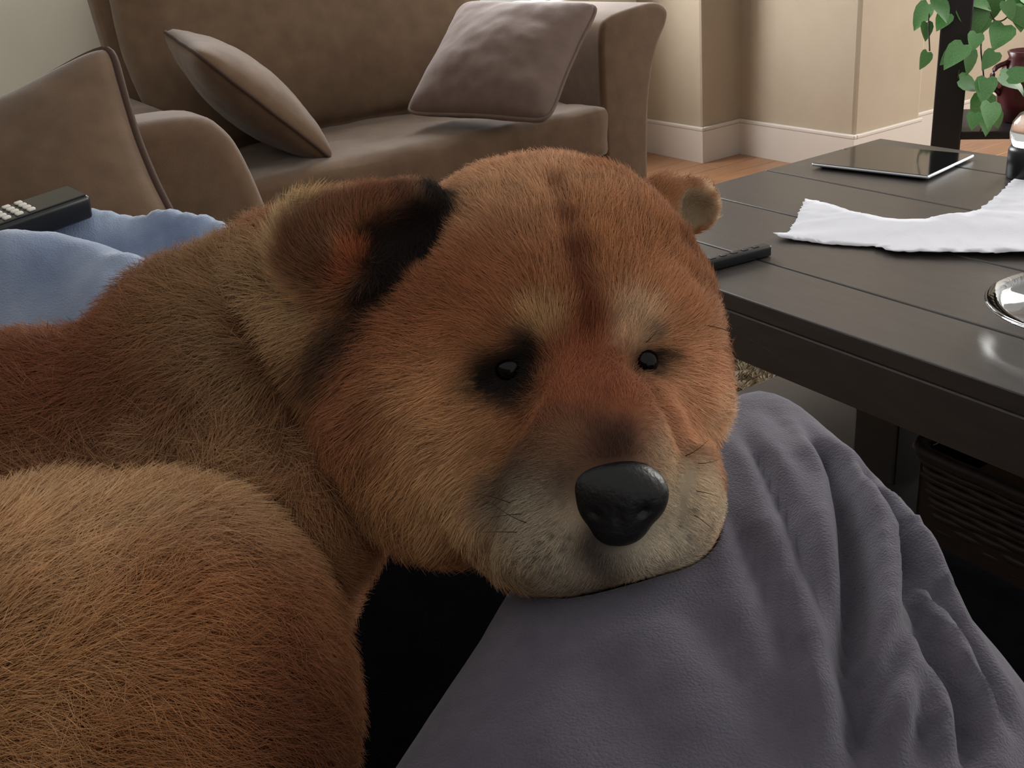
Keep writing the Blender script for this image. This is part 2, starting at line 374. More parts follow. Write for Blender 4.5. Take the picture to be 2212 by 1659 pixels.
# densify + torn jitter on the upper side
def dens(P, st):
    o = []
    for i in range(len(P)):
        a, b = P[i], P[(i+1) % len(P)]; n = max(1, int(np.linalg.norm(b-a)/st)); o += [a+(b-a)*k/n for k in range(n)]
    return np.array(o)
D = dens(poly, .006); D += rng.normal(0, .0012, D.shape)
bm = bmesh.new(); vs = [bm.verts.new((p[0], p[1], 0)) for p in D]; fc = bm.faces.new(vs)
bmesh.ops.triangulate(bm, faces=[fc])
for _ in range(3):
    bmesh.ops.subdivide_edges(bm, edges=[e for e in bm.edges if e.calc_length() > .022], cuts=1)
    bmesh.ops.triangulate(bm, faces=list(bm.faces))
pc = onz(1668, 507, .456); pe = np.array([onz(x, 546, .456)[:2] for x in (1700, 2340)])
for v in bm.verts:
    p = np.array(v.co[:2]); d = np.linalg.norm(p-pc[:2])
    front = 1-min(1, abs((p-pe[0])@np.array([-(pe[1]-pe[0])[1], (pe[1]-pe[0])[0]])/np.linalg.norm(pe[1]-pe[0]))/.05)
    v.co.z = .4515 + .006*max(0, 1-d/.05)**2 + .0045*front + .003*(vnoise(np.array([[p[0], p[1], 0]]), 22., 2)[0]+.6)
pap = mkbm('torn_paper', bm, M['paper'], label='torn sheet of white paper towel lying on the coffee table', cat='paper')
md = pap.modifiers.new('thickness', 'SOLIDIFY'); md.thickness = .0007; md.offset = 1
# black marker beside the paper
p0_, p1_ = onz(1508, 577, .46), onz(1660, 537, .46); dv = p1_-p0_; L_ = np.linalg.norm(dv)+.03; dv /= np.linalg.norm(dv)
st = empty('remote_control', (*(p1_-dv*L_)[:2], .45), math.atan2(dv[1], dv[0]), label='slim black remote control lying on the coffee table beside the torn paper', cat='remote')
rb_ = mkbm('body', box_bm(0, L_, -.010, .010, .0004, .018, .004, 3), M['black_plastic'], st)
for i in range(5): mkbm('button', box_bm(L_-.03-i*.02, L_-.02-i*.02, -.004, .004, .0175, .0192, .0008), M['espresso_dark'], rb_, smooth=False)
# glass dish at the table's end
pr_ = onz(2139, 668, .487); dc = pr_ + cr*.112; dc = np.array([dc[0]+.004, dc[1]-.012, .45])
dish = empty('glass_dish', dc, 0, label='round clear glass dish on a low foot near the edge of the coffee table', cat='dish')
R_ = .118
v, f = lathe([(.040, 0.0), (.044, .003), (.040, .008), (.022, .014), (.024, .019), (.064, .022), (.098, .028), (R_-.002, .036), (R_, .039), (R_-.003, .041), (.096, .033), (.062, .027), (.002, .0255)], 64); mk('bowl', v, f, M['glass'], dish)
# bottle at the far side
bp_ = onz(2210, 384, .45)
bt = empty('glass_jar', (bp_[0]+.012, bp_[1], .45), 0, label='clear glass dome jar with dark base on the far side of the coffee table', cat='jar')
v, f = lathe([(.036, 0), (.040, .004), (.040, .050), (.036, .058)], 40); mk('base', v, f, M['black_plastic'], bt)
v, f = lathe([(.034, .057), (.039, .066), (.041, .080), (.038, .098), (.029, .112), (.014, .120), (.003, .122)], 40); mk('dome', v, f, M['glass'], bt)

# ------------------------------------------------------------------ loveseat by the far wall
def extrude_profile(name, prof, y0, y1, m, parent, bev=.02, axis='y', nseg=6, **kw):
    """closed (u, z) outline extruded along y (axis='y', u = x) or along y with u = x swapped (axis='x')"""
    P = catmull(list(prof)+[prof[0]], 64)[:-1]
    c = P.mean(0); V = []; Fc = []; n = len(P)
    rows = []
    for k in range(nseg+1):
        t = math.pi/2*k/nseg; rows.append((y0+bev*(1-math.cos(t)), 0))
    rows += [(y0+y1-y, s) for y, s in rows[::-1]]
    nxt = np.roll(P, -1, 0)-np.roll(P, 1, 0); nrm = np.stack([nxt[:, 1], -nxt[:, 0]], -1); nrm /= np.linalg.norm(nrm, axis=1, keepdims=True)+1e-9
    area_ = .5*np.sum(P[:, 0]*np.roll(P[:, 1], -1)-np.roll(P[:, 0], -1)*P[:, 1])
    if area_ < 0: nrm = -nrm
    for y, s in rows:
        ins = bev-math.sqrt(max(0, bev**2-(bev-min(bev, min(y-y0, y1-y)))**2))
        Q = P-nrm*ins
        for q in Q: V.append((q[0], y, q[1]) if axis == 'y' else (y, q[0], q[1]))
    for r in range(len(rows)-1):
        for k in range(n): Fc.append((r*n+k, r*n+(k+1) % n, (r+1)*n+(k+1) % n, (r+1)*n+k))
    bm = bmesh.new(); vs = [bm.verts.new(v) for v in V]
    for f in Fc:
        try: bm.faces.new([vs[i] for i in f])
        except ValueError: pass
    bm.faces.new(vs[:n][::-1]); bm.faces.new(vs[-n:])
    return mkbm(name, bm, m, parent, **kw)
lv = ab_root('loveseat', 0, 0, 0, label='brown microfibre loveseat standing in front of the far wall', cat='sofa')
box('base', .62, 1.79, 2.46, 3.14, .05, .30, M['brown'], lv, .02, 3)
puff_box('seat_cushion', .615, 1.775, 2.385, 2.99, .285, .435, M['brown'], lv, .03, .012, .014, 4, 26)
extrude_profile('arm', [(1.775, 0), (1.86, -.0), (1.935, 0), (1.94, .2), (1.955, .42), (1.99, .56), (2.03, .63), (2.035, .67), (1.99, .695), (1.9, .69), (1.82, .675), (1.785, .64), (1.778, .5), (1.776, .25)], 2.42, 3.18, M['brown'], lv, .018)
extrude_profile('arm', [(.615, 0), (.53, 0), (.455, 0), (.45, .2), (.435, .40), (.40, .50), (.37, .555), (.37, .585), (.41, .605), (.50, .605), (.57, .60), (.605, .57), (.613, .45), (.614, .25)], 2.46, 3.18, M['brown'], lv, .018)
puff_box('back_frame', .575, 1.79, 3.02, 3.14, .25, .93, M['brown'], lv, .035, .004, .002, 8, 10, shear=(0, .20))
bkc = puff_box('back_cushion', .635, 1.70, 2.84, 3.03, .44, .98, M['brown'], lv, .055, .045, .008, 9, 22, shear=(0, .22))
v, f = tube(catmull([(.64, 2.95, .47), (.638, 2.99, .65), (.64, 3.07, .85), (.66, 3.1, .96)], 16), .006, 6); mk('piping', v, f, M['brown_dark'], bkc)
for bx_ in (.50, 1.86):
    for ay in (2.5, 3.08): box('foot', bx_, bx_+.05, ay, ay+.05, 0, .055, M['espresso_dark'], lv, .004)

# ------------------------------------------------------------------ sofa that the dog lies on
sf = ab_root('sofa', 0, 0, 0, label='brown microfibre sofa carrying the dog with a broad padded arm', cat='sofa')
box('base', -.50, .585, -.78, 2.10, .04, .30, M['brown'], sf, .02, 3)
for i in range(3):
    puff_box('seat_cushion', -.30, .60, -.76+.945*i, -.76+.945*(i+1)-.006, .295, .44, M['brown'], sf, .035, .012, .004, 20+i, 14)
puff_box('backrest', -.56, -.28, -.78, 2.10, .25, .86, M['brown'], sf, .06, .02, .005, 31, 14)
extrude_profile('arm', [(.645, 0), (.65, .15), (.64, .33), (.622, .46), (.597, .565), (.570, .618), (.525, .650), (.40, .658), (.15, .652), (-.2, .65), (-.5, .65), (-.56, .62), (-.57, .4), (-.57, .1), (-.56, 0), (0, 0), (.4, 0)], 2.085, 2.29, M['brown'], sf, .045)
for bx_ in (-.48, .5):
    for ay in (-.72, 2.12): box('foot', bx_, bx_+.05, ay, ay+.05, 0, .05, M['espresso_dark'], sf, .004)

# ------------------------------------------------------------------ throw pillows
def place_pillow(o, cpx, d, v1, v2, tilt):
    """centre at a view point; v1, v2 image directions of the pillow's edges; tilt = extra view-depth per edge"""
    x = cr*v1[0]-cu*v1[1]+cf*tilt[0]; y = cr*v2[0]-cu*v2[1]+cf*tilt[1]; orient(o, PX(*cpx, d), x, y)
pa = pillow('throw_pillow', .50, .19, M['brown'], M['brown_dark'], 3, pinch=.10, prad=.008, label='brown throw pillow with dark piping leaning on the arm of the sofa', cat='pillow')
place_pillow(pa, (60, 436), 1.78, (.43, .90), (-.86, .50), (-.30, -.05))
pb = pillow('throw_pillow', .44, .17, M['brown'], M['brown_dark'], 5, pinch=.05, label='brown throw pillow propped on the loveseat arm that stands next to the sofa', cat='pillow')
orient(pb, AB(2.66, .80, .605), Bax*.68+np.array([0, 0, -.72]), Aax*.97+Bax*.16)
pc_ = pillow('throw_pillow', .455, .19, M['brown_p'], M['brown_p'], 8, wrinkle=.010, pinch=.06, label='wrinkled taupe throw pillow leaning on the loveseat backrest below the window', cat='pillow')
place_pillow(pc_, (1085, 128), 2.78, (260, 47), (110, -275), (-120, 131))

# ------------------------------------------------------------------ blue blanket
def ridge(pts, w, n=30):
    return [(PX(x, y, d), w) for x, y, d in catmull(pts, n)]
rd = [(ridge([(-160, 480, 1.30), (0, 515, 1.32), (60, 510, 1.34), (130, 484, 1.36), (280, 490, 1.38), (450, 500, 1.38), (600, 515, 1.36)], .07)),
      (ridge([(-200, 575, 1.10), (-40, 548, 1.12), (90, 540, 1.13), (180, 549, 1.13), (250, 592, 1.11), (330, 660, 1.08)], .11))]
def sheet(name, a0, a1, b0, b1, na, nb, hfun, m, thick, wav, seed, front=None, **kw):
    """cloth laid in room axes; front = b of the seat edge over which the rest hangs down"""
    u, v = np.meshgrid(np.linspace(0, 1, na), np.linspace(0, 1, nb), indexing='ij')
    e1 = wav*vnoise(np.stack([u*0, v*3, v*0+seed], -1), 1., seed); e2 = wav*vnoise(np.stack([u*3, u*0, u*0+seed+9], -1), 1., seed)
    a = a0+(a1-a0)*u+e1*(2*np.abs(u-.5)); b = b0+(b1-b0)*v+e2*(2*np.abs(v-.5))
    drop = np.zeros_like(a)
    if front is not None: drop = np.maximum(0, b-front); b = np.minimum(b, front+.006*np.minimum(1, drop/.02))
    X = Aax[0]*a+Bax[0]*b; Y = Aax[1]*a+Bax[1]*b
    Zs = hfun(X, Y, u, v)*(drop < 1e-6) + (drop >= 1e-6)*.462-drop
    V = np.stack([X, Y, Zs], -1).reshape(-1, 3)
    Fc = [(i*nb+j, (i+1)*nb+j, (i+1)*nb+j+1, i*nb+j+1) for i in range(na-1) for j in range(nb-1)]
    o = mk(name, V, Fc, m, **kw); md = o.modifiers.new('thickness', 'SOLIDIFY'); md.thickness = thick; md.offset = -1
    return o
def hump(X, Y, u, v):
    Z = np.zeros(X.shape)
    for rr in rd:
        best = np.zeros(X.shape)
        for p, wd in rr: best = np.maximum(best, (p[2]-.455)*np.exp(-((X-p[0])**2+(Y-p[1])**2)/(wd*wd)))
        Z = np.maximum(Z, best)
    nz = vnoise(np.stack([X, Y, X*0], -1), 11., 6)
    ed = np.clip(np.minimum(np.minimum(u, 1-u), np.minimum(v, 1-v))/.10, 0, 1)
    return .461+(Z+.010*nz+.006*np.sin(X*30+nz*4)+.008)*ed*(2-ed)
sheet('blanket', .93, 1.70, -.255, .40, 110, 90, hump, M['blue'], .006, .03, 6, label='rumpled blue fleece blanket piled on the sofa behind the dog', cat='blanket')
# added black sheet standing in for shade on the seat between dog and leg
sheet('shade_sheet', -.35, .78, -.255, .80, 90, 90, lambda X, Y, u, v: .462+.004*vnoise(np.stack([X, Y, X*0], -1), 14., 12), M['seat_shade'], .004, .015, 12, front=.607, label='black sheet standing in for the shade on the sofa seat under the dog and the leg', cat='blanket')

# remote on the blanket
q0, q1 = PX(-130, 548, 1.20)+np.array([0, 0, .006]), PX(178, 440, 1.34)+np.array([0, 0, .006])
dx = q1-q0; Lr = np.linalg.norm(dx); rm = empty('remote_control', tuple(q0), label='black remote control with silver buttons lying on the blue blanket', cat='remote')
sd = np.cross(np.array([0, 0, 1.]), dx); sd /= np.linalg.norm(sd); sd = sd + .25*np.array([0, 0, 1.])
orient(rm, q0, dx, sd)
rbb = mkbm('body', box_bm(0, Lr, -.024, .024, -.020, .014, .006, 3), M['black_plastic'], rm)
mkbm('face_plate', box_bm(.004, Lr-.004, -.020, .020, .0132, .0155, .001), M['black_glass'], rm, smooth=False)
for i in range(7):
    for j in (-.013, -.004, .005, .014):
        x_ = Lr-.085-i*.017; mkbm('button', box_bm(x_, x_+.010, j-.003, j+.003, .015, .0185, .0012), M['silver_button'], rbb)

# ------------------------------------------------------------------ plant stand with trailing pothos
dS = 2.78
f0 = PX(2041, 322, dS); azi = math.atan2(f0[0], f0[1])
stand = empty('plant_stand', (f0[0], f0[1], 0), -azi, label='tall dark wooden plant stand behind the coffee table', cat='plant stand')
for x_ in (0, .285):
    for y_ in (0, .26): box('post', x_-.038, x_+.038, y_-.038, y_+.038, 0, 1.25, M['espresso_dark'], stand, .005)
box('top_shelf', -.045, .33, -.045, .305, 1.25, 1.28, M['espresso_dark'], stand, .004)
rz = PX(2100, 270, dS)[2]
box('lower_shelf', .03, .255, -.03, .29, rz-.022, rz, M['espresso_dark'], stand, .003)
ur = empty('urn', (0, 0, 0), 0, label='dark red ceramic urn on the lower shelf of the plant stand', cat='vase')
uc = np.array([f0[0], f0[1], 0]) + (.185*math.cos(azi)+.10*math.sin(azi))*np.array([1., 0, 0]) + (-.185*math.sin(azi)+.10*math.cos(azi))*np.array([0, 1., 0])
ur.location = (uc[0], uc[1], rz)
v, f = lathe([(.035, 0), (.045, .004), (.062, .05), (.068, .10), (.058, .15), (.044, .175), (.05, .19), (.046, .192), (.03, .17)], 36); ub = mk('body', v, f, M['pot'], ur)
for s in (-1, 1):
    v, f = tube(catmull([(s*.062, 0, .08), (s*.088, 0, .11), (s*.085, 0, .15), (s*.05, 0, .165)], 12), .007, 8); mk('handle', v, f, M['pot'], ub)
pl = empty('pothos_plant', (uc[0], uc[1], 1.28), 0, label='trailing green pothos hanging from the top of the plant stand', cat='plant')
v, f = lathe([(.06, 0), (.075, .01), (.095, .12), (.10, .14), (.09, .142), (.085, .12)], 32); mk('pot', v, f, M['pot'], pl)
def leaf_mesh(name):
    # heart outline, folded along the midrib, tip drooping
    o = [(0, .02), (.22, -.08), (.42, .02), (.50, .26), (.42, .52), (.24, .80), (0, 1.05)]
    V = []; Fc = []
    mid = [(0, y) for _, y in o]
    for i, (x, y) in enumerate(o):
        my = max(.02, y); dz = -.22*my*my
        V.append((0, my if i else .02, dz)); V.append((x, y, .14*x*1.6-.10*x*x*3+dz)); V.append((-x, y, .14*x*1.6-.10*x*x*3+dz))
    for i in range(len(o)-1):
        a = 3*i; Fc.append((a, a+1, a+4, a+3)); Fc.append((a, a+3, a+5, a+2))
    me = bpy.data.meshes.new(name); me.from_pydata(V, [], Fc); me.update(); me.polygons.foreach_set('use_smooth', np.ones(len(me.polygons), bool)); me.materials.append(M['leaf']); return me
lm = leaf_mesh('leaf')
LV = [(2006, 8, 46, 200), (2002, 48, 30, 170), (2022, -2, 44, 160), (2058, 2, 58, 190), (2072, 12, 52, 140), (2088, -8, 46, 120), (2046, 30, 34, 210), (2118, 16, 46, 190), (2126, 38, 34, 215), (2170, 54, 52, 195), (2150, 112, 34, 210), (2110, 72, 38, 205), (2082, 96, 50, 215), (2096, 108, 40, 170), (2066, 112, 34, 240), (2004, 112, 30, 200), (2072, 172, 40, 100), (2132, 168, 46, 200), (2118, 176, 44, 160), (2160, 162, 42, 130), (2178, 166, 46, 100), (2186, 172, 34, 160), (2128, 204, 50, 190), (2116, 222, 40, 170), (2140, 222, 44, 205), (2126, 246, 38, 180), (2106, 244, 30, 200), (2150, 240, 30, 165), (2190, 4, 50, 110), (2186, 18, 44, 150), (2206, 14, 40, 175), (2200, -10, 40, 90), (2150, -14, 44, 170), (2172, 2, 34, 140)]
pinv = np.array([uc[0], uc[1], 1.28])
for i, (x, y, s, ang) in enumerate(LV):
    d = dS-.11-.12*rng.random(); p = PX(x, y, d); L = 1.25*s*d/F; a_ = math.radians(ang)+rng.normal(0, .15)
    yv = cr*math.sin(a_)+cu*math.cos(a_)+cf*rng.normal(-.1, .25); nv = -cf+np.array([0, 0, .4])+cr*rng.normal(0, .35)
    yv /= np.linalg.norm(yv); xv = np.cross(yv, nv); xv /= np.linalg.norm(xv); zv = np.cross(xv, yv); wd = rng.uniform(.75, .95)
    o = bpy.data.objects.new('leaf', lm); COL.objects.link(o); o.parent = pl
    q = p-pinv; X, Y, Zv = xv*L*wd, yv*L, zv*L
    o.matrix_basis = Matrix(((X[0], Y[0], Zv[0], q[0]), (X[1], Y[1], Zv[1], q[1]), (X[2], Y[2], Zv[2], q[2]), (0, 0, 0, 1)))
dd = dS-.13
for st_ in ([(2095, -330, dS), (2105, -120, dd), (2127, 0, dd), (2140, 30, dd), (2150, 45, dd), (2166, 44, dd), (2180, 32, dd), (2192, 12, dd)],
            [(2085, -330, dS), (2100, -150, dd), (2122, 10, dd), (2123, 60, dd), (2119, 105, dd), (2123, 145, dd), (2126, 180, dd), (2128, 215, dd), (2130, 250, dd), (2116, 285, dd)],
            [(2075, -330, dS), (2040, -140, dd), (2016, -10, dd), (2006, 40, dd), (2008, 110, dd)],
            [(2088, -330, dS), (2072, -120, dd), (2066, 0, dd), (2074, 60, dd), (2076, 110, dd), (2070, 170, dd)]):
    pts = np.array([PX(*t) for t in st_])-pinv; pts[0] = (0, 0, .12)
    v, f = tube(catmull(pts, 40), .0022, 5); mk('stem', v, f, M['stem'], pl)

# ------------------------------------------------------------------ person: one folded leg in grey sweatpants
def CAMF(x, y, d): return np.array([(x-CX)/F*d, (CY-y)/F*d, -d])            # camera axes (right, up, towards viewer)
RM = np.stack([cr, cu, -cf], 0)                                              # rows: camera axes in the world
def c2w(Q): return np.asarray(Q)@RM + CC
def w2c(Pw): return (np.asarray(Pw)-CC)@RM.T
def pix(Q): return CX+F*Q[:, 0]/-Q[:, 2], CY-F*Q[:, 1]/-Q[:, 2]
class Surf:
    """finds the visible surface point under an image position, to place creases and markings in 3-D"""
    def __init__(s, Q, cell=10):
        s.c = cell; x, y = pix(Q); s.z = {}; s.Q = Q
        for k, (i, j) in enumerate(zip((x//cell).astype(int), (y//cell).astype(int))):
            if (i, j) not in s.z or Q[k, 2] > Q[s.z[(i, j)], 2]: s.z[(i, j)] = k
    def at(s, x, y):
        best = None
        i0, j0 = int(x//s.c), int(y//s.c)
        for r in (int(math.ceil(26/s.c)), int(math.ceil(60/s.c))):
            cs = [s.z[(i, j)] for i in range(i0-r, i0+r+1) for j in range(j0-r, j0+r+1) if (i, j) in s.z]
            if cs:
                q = s.Q[cs]; px, py = pix(q); w_ = np.exp(-((px-x)**2+(py-y)**2)/20.**2)*(q[:, 2] > q[:, 2].max()-.022)+1e-12
                return CAMF(x, y, -float((q[:, 2]*w_).sum()/w_.sum()))
        return None
def seg_dist(Q, pts):
    """distance of points to a 3-D polyline and side (sign) in the view plane"""
    best = np.full(len(Q), 1e9); t_all = np.zeros(len(Q)); sg = np.zeros(len(Q)); n = len(pts)-1
    for i in range(n):
        a, b = pts[i], pts[i+1]; ab_ = b-a; t = np.clip(((Q-a)@ab_)/(ab_@ab_+1e-12), 0, 1); d = Q-(a+t[:, None]*ab_)
        dist = np.linalg.norm(d, axis=1); m_ = dist < best; best[m_] = dist[m_]; t_all[m_] = (i+t[m_])/n
        s_ = ab_[0]*d[:, 1]-ab_[1]*d[:, 0]; sg[m_] = s_[m_]
    return best, t_all, np.sign(sg)
ys = [843, 850, 862, 880, 905, 950, 1000, 1100, 1200, 1300, 1400, 1500, 1659, 1850, 2500]
lx = [1638, 1606, 1580, 1556, 1520, 1455, 1400, 1280, 1180, 1092, 1032, 966, 862, 740, 420]
rx = [1642, 1672, 1698, 1728, 1757, 1802, 1850, 1925, 1986, 2052, 2132, 2206, 2330, 2480, 2900]
dp = [.715, .713, .708, .701, .690, .669, .648, .611, .582, .555, .530, .508, .480, .447, .380]
NR, NS = 190, 150
yy = np.concatenate([843+ (880-843)*np.linspace(0, 1, 26)**2, np.concatenate([np.linspace(880, 1700, NR-46+1)[1:], np.linspace(1700, 2500, 21)[1:]])])
Lx, Rx, Dp = np.interp(yy, ys, lx), np.interp(yy, ys, rx), np.interp(yy, ys, dp)
Q = []
for y, l, r, d in zip(yy, Lx, Rx, Dp):
    c = (l+r)/2; rad = (r-l)/2*d/F
    for k in range(NS):
        a = 2*math.pi*k/NS; ca, sa = math.cos(a), math.sin(a)
        sx = np.sign(ca)*abs(ca)**.88; sz = np.sign(sa)*abs(sa)**.88
        p = CAMF(c, y, d); Q.append(p+np.array([rad*sx, 0, rad*sz*.80]))
Q = np.array(Q)
Fq = [(i*NS+k, i*NS+(k+1) % NS, (i+1)*NS+(k+1) % NS, (i+1)*NS+k) for i in range(NR-1) for k in range(NS)]
Fq.append(tuple(range(NS))[::-1]); Fq.append(tuple((NR-1)*NS+k for k in range(NS)))
def vnormals(Q, Fc):
    N = np.zeros_like(Q); q = np.array([f[:4] for f in Fc if len(f) == 4])
    fn = np.cross(Q[q[:, 2]]-Q[q[:, 0]], Q[q[:, 3]]-Q[q[:, 1]])
    for k in range(4): np.add.at(N, q[:, k], fn)
    return N/(np.linalg.norm(N, axis=1, keepdims=True)+1e-12)
Nn = vnormals(Q, Fq)
cen = CAMF(1500, 1300, .60)
if np.mean(np.sum(Nn*(Q-cen), 1)) < 0: Nn = -Nn
sfc = Surf(Q)
# creases: (points, depth mm, width mm, roll on the right side mm)
CR = [([(1735, 890), (1775, 960), (1820, 1060), (1838, 1180), (1842, 1320), (1838, 1440), (1850, 1560), (1880, 1700)], 21, 6, 9),
      ([(1838, 985), (1890, 1070), (1935, 1170), (1975, 1290), (2010, 1400), (2050, 1500), (2110, 1640)], 18, 5.5, 8),
      ([(1905, 1085), (1960, 1190), (2030, 1320), (2100, 1450), (2180, 1600)], 13, 5, 6),
      ([(1595, 905), (1640, 985), (1690, 1090), (1735, 1210), (1775, 1350), (1800, 1500), (1822, 1659)], 5.5, 4.5, 4),
      ([(1568, 1075), (1610, 1170), (1660, 1290), (1700, 1420), (1725, 1540)], 4, 6, 3),
      ([(1850, 1620), (1890, 1530), (1935, 1400), (1945, 1290), (1925, 1180)], 9, 5, 5),
      ([(1975, 1659), (1990, 1540), (1985, 1420), (1960, 1330)], 8, 5, 4),
      ([(2090, 1680), (2080, 1560), (2050, 1450)], 8, 5, 4),
      ([(1480, 1290), (1540, 1380), (1620, 1500), (1680, 1659)], 2.5, 10, 2),
      ([(1240, 1420), (1330, 1520), (1420, 1680)], 2, 14, 1.5),
      ([(1660, 870), (1720, 960), (1770, 1080)], 2.5, 6, 2)]
disp = np.zeros(len(Q))
for pts, dep, wid, rol in CR:
    sp = catmull(pts, 24); P3 = [sfc.at(x, y) for x, y in sp]; P3 = np.array([p for p in P3 if p is not None])
    if len(P3) < 3: continue
    dist, t, sg = seg_dist(Q, P3); fade = np.clip(np.minimum(t/.18, (1-t)/.18), 0, 1); dep *= 1e-3; wid *= 1e-3; rol *= 1e-3
    disp += fade*(-dep*np.exp(-(dist/wid)**2) + rol*np.exp(-((dist-2.3*wid)/(1.6*wid))**2))
disp += .0008*vnoise(Q, 28., 4)
Q = Q+Nn*np.clip(disp, -.028, .016)[:, None]
W = c2w(Q); W[:, 2] = np.maximum(W[:, 2], .461+.0*W[:, 2])
pbase = (float(W[:, 0].mean()), float(W[:, 1].mean()), .461)
person = mk('person', W, Fq, M['grey_pants'], loc=pbase, label='person in charcoal grey sweatpants, only one bent leg in view under the dog', cat='person')
LEGQ = Q

# ------------------------------------------------------------------ the dog
D0 = .60
def zd(z): return D0*(1-z/F)
HEAD = [((1175, 680, 0), (358, 330, 300), 0, .02), ((905, 865, -10), (230, 232, 240), 0, .03), ((1010, 1040, 70), (190, 150, 190), 0, .025),
        ((1445, 835, 60), (115, 185, 180), 0, .02), ((1285, 965, 250), (172, 210, 195), -8, .02), ((1190, 1120, 250), (165, 155, 180), 0, .018),
        ((1448, 1075, 225), (112, 145, 150), 0, .012), ((1325, 1175, 250), (170, 80, 150), 10, .015), ((1140, 690, 232), (115, 80, 75), 15, .02),
        ((1392, 700, 215), (92, 85, 75), -15, .02), ((970, 900, 150), (130, 120, 100), 0, .03), ((800, 630, -110), (240, 190, 200), 20, .03)]
EARS = [((715, 540, 110), (95, 95, 90), 20, .012), ((812, 512, 165), (178, 104, 80), 23, .008), ((1435, 445, -60), (75, 60, 60), 0, .012), ((1492, 447, -75), (66, 60, 45), 30, .006)]
CUPS = [((868, 520, 255), (112, 76, 95), 27, .006), ((1508, 455, -22), (38, 44, 50), 20, .004)]
BODY = [((640, 800, -140), (215, 310, 255), 0, .03), ((450, 875, -160), (240, 290, 255), 0, .03), ((180, 1060, -170), (410, 320, 300), 0, .03),
        ((-120, 1140, -150), (400, 330, 320), 0, .03), ((725, 1040, -70), (85, 170, 190), 0, .02), ((250, 1260, -150), (460, 300, 330), 0, .03), ((560, 1100, -150), (190, 210, 250), 0, .03)]
HAUNCH = [((190, 1620, 284), (490, 535, 430), 0, .03), ((430, 1490, 260), (250, 370, 340), 10, .03), ((-80, 1720, 284), (500, 540, 430), 0, .03)]
def ell(P, b):
    (x, y, z), (a1, a2, a3), rot, k = b; d = zd(z); c = CAMF(x, y, d); s = d/F
    q = P-c; t = math.radians(rot); ct, st_ = math.cos(t), math.sin(t)
    X = (q[..., 0]*ct+q[..., 1]*st_)/(a1*s); Y = (-q[..., 0]*st_+q[..., 1]*ct)/(a2*s); Zq = q[..., 2]/(a3*s)
    k0 = np.sqrt(X*X+Y*Y+Zq*Zq)+1e-6; k1 = np.sqrt((X/(a1*s))**2+(Y/(a2*s))**2+(Zq/(a3*s))**2)+1e-6
    return k0*(k0-1)/k1
def smin(a, b, k):
    h = np.clip(.5+.5*(b-a)/k, 0, 1); return b*(1-h)+a*h-k*h*(1-h)
zw = RM[:, 2]                                   # world up expressed in camera axes
def sdf(P):
    def grp(L):
        f = ell(P, L[0])
        for b in L[1:]: f = smin(f, ell(P, b), b[3])
        return f
    h = grp(HEAD)
    for e in EARS: h = smin(h, ell(P, e), e[3])
    for e in CUPS: h = -smin(-h, ell(P, e), e[3])
    f = smin(h, grp(BODY), .010); f = smin(f, grp(HAUNCH), .008)
    seat = .461-(P@zw+CAM_H)
    return np.maximum(f, seat)
G = .0045
lo = np.array([-.56, -.36, -.90]); hi = np.array([.17, .17, -.34])
nx, ny, nz_ = (np.ceil((hi-lo)/G)).astype(int)
gx = lo[0]+G*np.arange(nx); gy = lo[1]+G*np.arange(ny); gz = lo[2]+G*np.arange(nz_)
Fv = np.empty((nx, ny, nz_), np.float32)
for i0 in range(0, nx, 24):
    P = np.stack(np.meshgrid(gx[i0:i0+24], gy, gz, indexing='ij'), -1); Fv[i0:i0+24] = sdf(P)
def surface_nets(Fv, lo, G):
    neg = Fv < 0; nx, ny, nz = Fv.shape
    idx = np.zeros((nx-1, ny-1, nz-1), np.int8)
    for dx in (0, 1):
        for dy in (0, 1):
            for dz in (0, 1): idx += neg[dx:nx-1+dx, dy:ny-1+dy, dz:nz-1+dz]
    act = (idx > 0) & (idx < 8); ids = -np.ones(act.shape, int); c = np.argwhere(act); ids[act] = np.arange(len(c))
    acc = np.zeros((len(c), 3)); cnt = np.zeros(len(c))
    cor = [(a, b, d) for a in (0, 1) for b in (0, 1) for d in (0, 1)]
    for i, p in enumerate(cor):
        for ax in range(3):
            if p[ax] == 0:
                q = list(p); q[ax] = 1
                f0 = Fv[c[:, 0]+p[0], c[:, 1]+p[1], c[:, 2]+p[2]]; f1 = Fv[c[:, 0]+q[0], c[:, 1]+q[1], c[:, 2]+q[2]]
                m_ = (f0 < 0) != (f1 < 0); t = np.where(m_, f0/(f0-f1+1e-12), 0); e = np.array(p, float)[None].repeat(len(c), 0); e[:, ax] = t
                acc[m_] += e[m_]; cnt[m_] += 1
    V = lo+G*(c+acc/cnt[:, None]); faces = []
    for ax in range(3):
        o = [(1, 2), (2, 0), (0, 1)][ax]; sl = [slice(1, -1)]*3; sl[ax] = slice(0, -1)
        n0 = neg[tuple(sl)]; sl2 = list(sl); sl2[ax] = slice(1, None); n1 = neg[tuple(sl2)]
        e = np.argwhere(n0 != n1); flip = n0[tuple(e.T)]
        e = e+1; e[:, ax] -= 1
        def cid(du, dv):
            q = e.copy(); q[:, o[0]] -= du; q[:, o[1]] -= dv; return ids[q[:, 0], q[:, 1], q[:, 2]]
        quad = np.stack([cid(1, 1), cid(0, 1), cid(0, 0), cid(1, 0)], 1); quad[~flip] = quad[~flip][:, ::-1]; faces.append(quad)
    return V, np.concatenate(faces)
V, FQ = surface_nets(Fv, lo, G)
FQ = FQ[(FQ >= 0).all(1)]
def grad(P):
    e = 1e-3; return np.stack([sdf(P+np.eye(3)[k]*e)-sdf(P-np.eye(3)[k]*e) for k in range(3)], -1)/(2*e)
N_ = grad(V); N_ /= np.linalg.norm(N_, axis=1, keepdims=True)+1e-9
